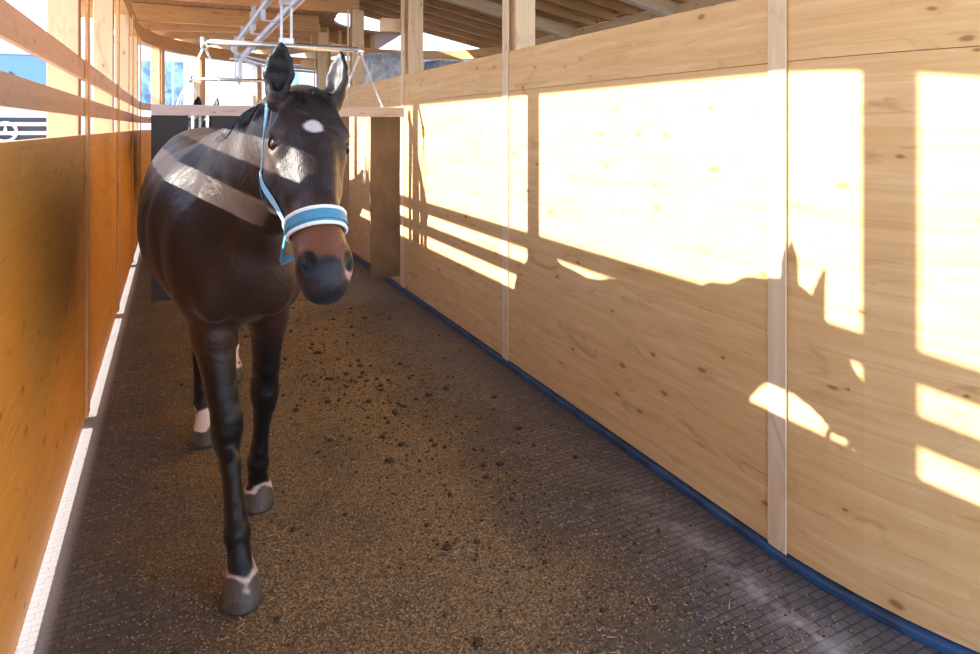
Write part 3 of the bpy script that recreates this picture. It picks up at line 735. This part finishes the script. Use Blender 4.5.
def path_on(pts, sub=6, off=0):
    P = [Vector(p) for p in pts]; out = []
    for i in range(len(P) - 1):
        for j in range(sub):
            q = P[i].lerp(P[i + 1], j / sub); c, nr = near(q); out.append([c, nr])
    c, nr = near(P[-1]); out.append([c, nr])
    for _ in range(2):
        out = [out[0]] + [[(out[i - 1][0] + out[i][0] * 2 + out[i + 1][0]) / 4, (out[i - 1][1] + out[i][1] + out[i + 1][1]).normalized()] for i in range(1, len(out) - 1)] + [out[-1]]
    return [(a, b) for a, b in out]
def torus(c, axis, R, r):
    axis = Vector(axis).normalized(); a = axis.orthogonal().normalized(); b = axis.cross(a)
    return MB().tube([Vector(c) + (a * math.cos(2 * PI * i / 20) + b * math.sin(2 * PI * i / 20)) * R for i in range(20)], r, 8, closed=True)
NS, NN, TI = .470, -.085, .12
nb = loop_at(NS, NN, TI)
halter = ribbon(nb, .047, .006, .005, True).build('halter', M['strap_blue'], horse, smooth=False)
halter['label'] = 'blue halter with a white-edged padded noseband'
def subpart(mb, name, m, **kw):
    o = mb.build(name, m, None, **kw); o.parent = halter; o.location = (0, 0, 0)
    o.matrix_parent_inverse = Matrix.Identity(4)
    return o
ax = Vector(AX)
for e_ in (-1, 1):
    lp = [(p + ax * .024 * e_ , n) for p, n in nb]
    lp = [((near(p)[0]), n) for p, n in lp]
    mb = MB().tube([p + n * .010 for p, n in lp], .0058, 8, closed=True); subpart(mb, 'noseband_edge', M['piping'], smooth=True)
subpart(ribbon([(p, n) for p, n in nb], .020, .004, .011, True), 'noseband_stripe', M['strap_blue'])
for s in (-1, 1):
    side = lambda sv, nv: hp(sv, s * .11, nv)
    ringp, rn = near(hp(NS + .01, s * .10, NN - .055)); ringp = ringp + rn * .008
    jawp, jn = near(hp(.215, s * .13, -.215)); 
    subpart(torus(ringp, rn, .017, .0035), 'halter_ring', M['chrome'], smooth=True)
    subpart(torus(jawp + jn * .008, jn, .014, .0032), 'halter_ring', M['chrome'], smooth=True)
    subpart(ribbon(path_on([ringp, hp(.33, s * .10, -.155), jawp], 8), .022, .004, .004), 'cheek_strap', M['strap_light'])
    subpart(ribbon(path_on([jawp, hp(.12, s * .12, -.18), hp(.03, s * .10, -.15), hp(-.01, s * .085, -.15), hp(-.02, s * .04, -.18), hp(-.02, 0, -.19)], 8), .020, .004, .005), 'crown_strap', M['strap_light'])
    subpart(ribbon(path_on([jawp, hp(.25, s * .12, -.25), hp(.275, s * .07, -.30), hp(.28, 0, -.31)], 8), .020, .004, .005), 'throat_strap', M['strap_blue'])
    c0 = ringp; c1 = Vector(hp(NS + .05, s * .055, -.215)); c2 = Vector(hp(NS + .02, 0, -.225))
    subpart(ribbon([(c0.lerp(c1, t), rn) for t in (0, .25, .5, .75, 1)] + [(c1.lerp(c2, t), rn) for t in (.5, 1)], .020, .004, .0), 'chin_strap', M['strap_blue'])

# second horse: the same build a step behind the gate
h2 = horse.copy(); COL.objects.link(h2); h2.location = (ORG[0] - .04, ORG[1] + 6.25, 0); h2.scale = (1.05,) * 3
h2['label'] = 'second horse hidden behind the gate with only its ears showing'
for ch in [x for x in COL.objects if x.parent == horse and x.name.split('.')[0] in ('body', 'eye', 'mane', 'forelock', 'tail')]:
    c = ch.copy(); COL.objects.link(c); c.parent = h2

# ------------------------------------------------------------------ droppings and shavings on the track
def clod(r, seed):
    rd = random.Random(seed); bm = bmesh.new(); bmesh.ops.create_icosphere(bm, subdivisions=2, radius=r)
    for v in bm.verts: v.co *= rd.uniform(.6, 1.3); v.co.z *= .5
    me = bpy.data.meshes.new('manure_clod'); bm.to_mesh(me); bm.free(); me.materials.append(M['dung']); me.shade_smooth(); return me
CL = [clod(.012 + .0022 * i, i) for i in range(6)]
rd = random.Random(11)
n = 0
while n < 230:
    u = rd.random()
    if u < .5: x = rd.gauss(1.25, .28); y = rd.uniform(1.4, 7)
    elif u < .8: x = rd.gauss(1.0, .22); y = rd.gauss(4.6, .7)
    else: x = rd.uniform(-.2, 2.0); y = rd.uniform(1.4, 8)
    if not (-.3 < x < 2.05 and 1.3 < y < 9): continue
    if any((x - h_[0][0]) ** 2 + (y - h_[0][1]) ** 2 < .02 for h_ in HO): continue
    o = bpy.data.objects.new('manure_clod', CL[rd.choice((0, 0, 0, 1, 1, 2, 2, 3, 4, 5))]); COL.objects.link(o); sc = rd.uniform(.4, 1.0)
    o.location = (x, y, .006 * sc); o.scale = (sc,) * 3; o.rotation_euler = (0, 0, rd.uniform(0, 6.28))
    tag(o, 'small dark clod of dried manure lying on the track floor', 'manure', 'manure clods on the track'); n += 1
mb = MB()
for i in range(26000):
    y = 1.3 + 7.5 * rd.random() ** 1.5; x = rd.gauss(.75, .6) if rd.random() < .85 else rd.uniform(-.3, 2.05)
    if not -.35 < x < 2.08: continue
    L = rd.uniform(.003, .009) if rd.random() < .985 else rd.uniform(.02, .04); W = rd.uniform(.0015, .004); a = rd.uniform(0, 6.28); z = rd.uniform(.001, .004)
    c_, s_ = math.cos(a), math.sin(a); t = rd.uniform(-.3, .3) * L
    P = [(x + c_ * L * u - s_ * W * v, y + s_ * L * u + c_ * W * v, z + max(0, t * u) + h_) for h_ in (0, .0012) for u, v in ((-.5, -.5), (.5, -.5), (.5, .5), (-.5, .5))]
    mb.add(P, [[4, 5, 6, 7], [0, 1, 5, 4], [1, 2, 6, 5], [2, 3, 7, 6], [3, 0, 4, 7]])
tag(mb.build('wood_shavings', M['straw'], fix=False), 'loose pale wood shavings trodden over the track floor', 'shavings', kind='stuff')

mb = MB()
for i in range(2600):
    u = rd.random()
    if u < .45: x = rd.gauss(1.3, .28); y = rd.uniform(1.3, 7)
    elif u < .75: x = rd.gauss(1.0, .25); y = rd.gauss(4.6, .8)
    else: x = rd.uniform(-.3, 2.0); y = rd.uniform(1.3, 8)
    if not (-.3 < x < 2.05 and 1.3 < y < 9): continue
    q = rd.uniform(.003, .009); a = rd.uniform(0, 6.28)
    P = [(x + q * rd.uniform(.7, 1.3) * math.cos(a + j * 1.257), y + q * rd.uniform(.7, 1.3) * math.sin(a + j * 1.257), .0015) for j in range(5)] + [(x + rd.uniform(-.3, .3) * q, y, q * rd.uniform(.6, 1.1))]
    mb.add(P, [[j, (j + 1) % 5, 5] for j in range(5)] + [[4, 3, 2, 1, 0]])
tag(mb.build('manure_crumbs', M['dung'], fix=False), 'fine dark crumbs of dried manure scattered over the track floor', 'manure', kind='stuff')

# ------------------------------------------------------------------ wrapped bales in the centre
def bale(x, y, z, sx, sy, sz, lab, seed):
    rd = random.Random(seed); bm = bmesh.new(); bmesh.ops.create_cube(bm, size=1); bmesh.ops.subdivide_edges(bm, edges=bm.edges, cuts=7, use_grid_fill=True)
    for v in bm.verts:
        q = Vector(v.co) * 2; r = (abs(q.x) ** 5 + abs(q.y) ** 5 + abs(q.z) ** 5) ** .2; f = 1 / max(r, .01)
        v.co = Vector((v.co.x * sx, v.co.y * sy, v.co.z * sz)) * min(1, .25 + .75 * f) if r > 1 else Vector((v.co.x * sx, v.co.y * sy, v.co.z * sz))
        if abs(q.z + 1) > .01: v.co += Vector((rd.uniform(-1, 1), rd.uniform(-1, 1), rd.uniform(-1, 0))) * .018
    me = bpy.data.meshes.new('wrapped_bale'); bm.to_mesh(me); bm.free(); me.materials.append(M['wrap']); me.shade_smooth()
    o = bpy.data.objects.new('wrapped_bale', me); COL.objects.link(o); o.location = (x, y, z + sz / 2); o.rotation_euler.z = rd.uniform(-.1, .1)
    tag(o, lab, 'bale', 'plastic wrapped bales stacked in the centre')
for c_, (x, y) in enumerate(((3.45, 11.3), (4.75, 11.9))):
    for l_ in range(3):
        bale(x, y, l_ * 1.0, 1.1, 1.2, 1.0, ('grey', 'bluish')[c_] + ' plastic-wrapped bale, ' + ('bottom', 'middle', 'top')[l_] + ' of the ' + ('left', 'right')[c_] + '-hand stack in the centre', c_ * 3 + l_)

# ------------------------------------------------------------------ outside: lorry, buildings
TX, TY = -2.50, 13.3
tk = empty('lorry', (TX, TY, 0), 'white lorry with a star emblem parked outside beyond the left rails', 'lorry')
def at_t(mb, name, m, **kw): return mb.build(name, m, tk, **kw)
at_t(MB().aabb((TX - 1.2, TY, .75), (TX + 1.2, TY + 2.1, 3.35)), 'cab', M['white_paint'], bevel=.12)
at_t(MB().aabb((TX - 1.25, TY + 2.3, .95), (TX + 1.25, TY + 8.5, 3.6)), 'cargo_box', M['white_paint'], bevel=.03)
at_t(MB().aabb((TX - 1.05, TY - .03, 2.28), (TX + 1.05, TY + .04, 2.92)), 'windscreen', M['windscreen'], bevel=.02)
at_t(MB().aabb((TX - .92, TY - .03, 1.35), (TX + .92, TY + .03, 1.86)), 'grille', M['dark_plastic'], bevel=.02)
for z in (1.45, 1.60, 1.75):
    at_t(MB().aabb((TX - .90, TY - .06, z - .035), (TX + .90, TY - .03, z + .03)), 'grille_slat', M['white_paint'], bevel=.01)
em = at_t(torus((TX, TY - .09, 1.62), (0, 1, 0), .155, .024), 'emblem', M['white_paint'], smooth=True)
mb = MB()
for a in (90, 210, 330):
    q = math.radians(a); p = Vector((TX + math.cos(q) * .15, TY - .09, 1.62 + math.sin(q) * .15)); c = Vector((TX, TY - .09, 1.62)); d = (p - c).normalized(); s = Vector((-d.z, 0, d.x)) * .03
    mb.add([c + s, c - s, p, c + Vector((0, -.02, 0)), c + s + Vector((0, .01, 0)), c - s + Vector((0, .01, 0)), p + Vector((0, .01, 0))], [[0, 3, 2], [3, 1, 2], [0, 2, 6, 4], [1, 5, 6, 2], [4, 6, 5]])
star = mb.build('emblem_star', M['white_paint']); star.parent = em; star.location = (0, 0, 0)
for s in (-1, 1):
    at_t(MB().aabb((TX + s * 1.0 - .16, TY - .05, 1.02), (TX + s * 1.0 + .16, TY + .05, 1.27)), 'headlamp', M['chrome'], bevel=.03)
    at_t(MB().aabb((TX + s * 1.42 - .1, TY + .05, 2.1), (TX + s * 1.42 + .1, TY + .2, 2.75)).box((TX + s * 1.18, TY + .12, 2.7), (TX + s * 1.42, TY + .12, 2.7), .04, .04), 'side_mirror', M['dark_plastic'], bevel=.02)
    for yy in (1.1, 6.2, 7.3):
        at_t(MB().tube([(TX + s * 1.2, TY + yy, .45), (TX + s * .9, TY + yy, .45)], .5, 24), 'wheel', M['dark_plastic'])
    at_t(MB().tube([(TX + s * .45, TY - .06, 2.26), (TX + s * .05, TY - .06, 2.62)], .012, 5), 'wiper', M['dark_plastic'])
at_t(MB().aabb((TX - 1.2, TY - .12, .45), (TX + 1.2, TY + .2, .98)), 'bumper', M['white_paint'], bevel=.05)
at_t(MB().aabb((TX - 1.1, TY - .16, 2.96), (TX + 1.1, TY + .1, 3.10)), 'sun_visor', M['white_paint'], bevel=.03)

bd = empty('building', (0, 26, 0), 'large white building with tall bluish windows beyond the far bend', 'building')
MB().aabb((-4.5, 26, -.05), (16, 34, 4.6)).build('wall', M['plaster'], bd)
MB().aabb((-4.7, 25.7, 4.6), (16.2, 34.2, 4.85)).build('roof', M['roofgrey'], bd)
for i in range(7):
    x = -3.6 + i * 1.05 if i < 4 else 3.6 + (i - 4) * 3.4
    fr = MB().aabb((x, 25.95, 2.3), (x + .85, 26.0, 4.1)).build('window', M['white_paint'], bd)
    p = MB().aabb((x + .06, 25.93, 2.36), (x + .41, 25.96, 4.04)).aabb((x + .47, 25.93, 2.36), (x + .79, 25.96, 4.04)).build('pane', M['glass']); p.parent = fr
bd2 = empty('building', (-14, 30, 0), 'pale hall with a window band behind the lorry', 'building')
MB().aabb((-26, 30, -.05), (-5.2, 40, 5.5)).build('wall', M['plaster'], bd2)
MB().aabb((-26.3, 29.6, 5.5), (-5.0, 40.3, 5.8)).build('roof', M['roofgrey'], bd2)
fr = MB().aabb((-25, 29.95, 2.6), (-5.8, 30.0, 3.6)).build('window', M['white_paint'], bd2)
mbp = MB()
for i in range(12): mbp.aabb((-24.9 + i * 1.6, 29.92, 2.68), (-24.9 + i * 1.6 + 1.45, 29.96, 3.52))
p = mbp.build('pane', M['glass']); p.parent = fr
bd3 = empty('barn', (13, 33, 0), 'grey-roofed barn outside to the right, seen under the centre roof', 'barn')
mb = MB(); xs = [(12, 0), (12, 3.8), (17, 5.2), (22, 3.8), (22, 0)]
MB().add([(x, y, z) for y in (36, 46) for x, z in xs], [[0, 1, 2, 3, 4], [9, 8, 7, 6, 5], [0, 5, 6, 1], [4, 3, 8, 9]]).build('wall', M['plaster'], bd3)
MB().box((11.6, 41, 3.75), (17, 41, 5.35), 10.6, .2).box((17, 41, 5.35), (22.4, 41, 3.75), 10.6, .2).build('roof', M['roofgrey'], bd3)
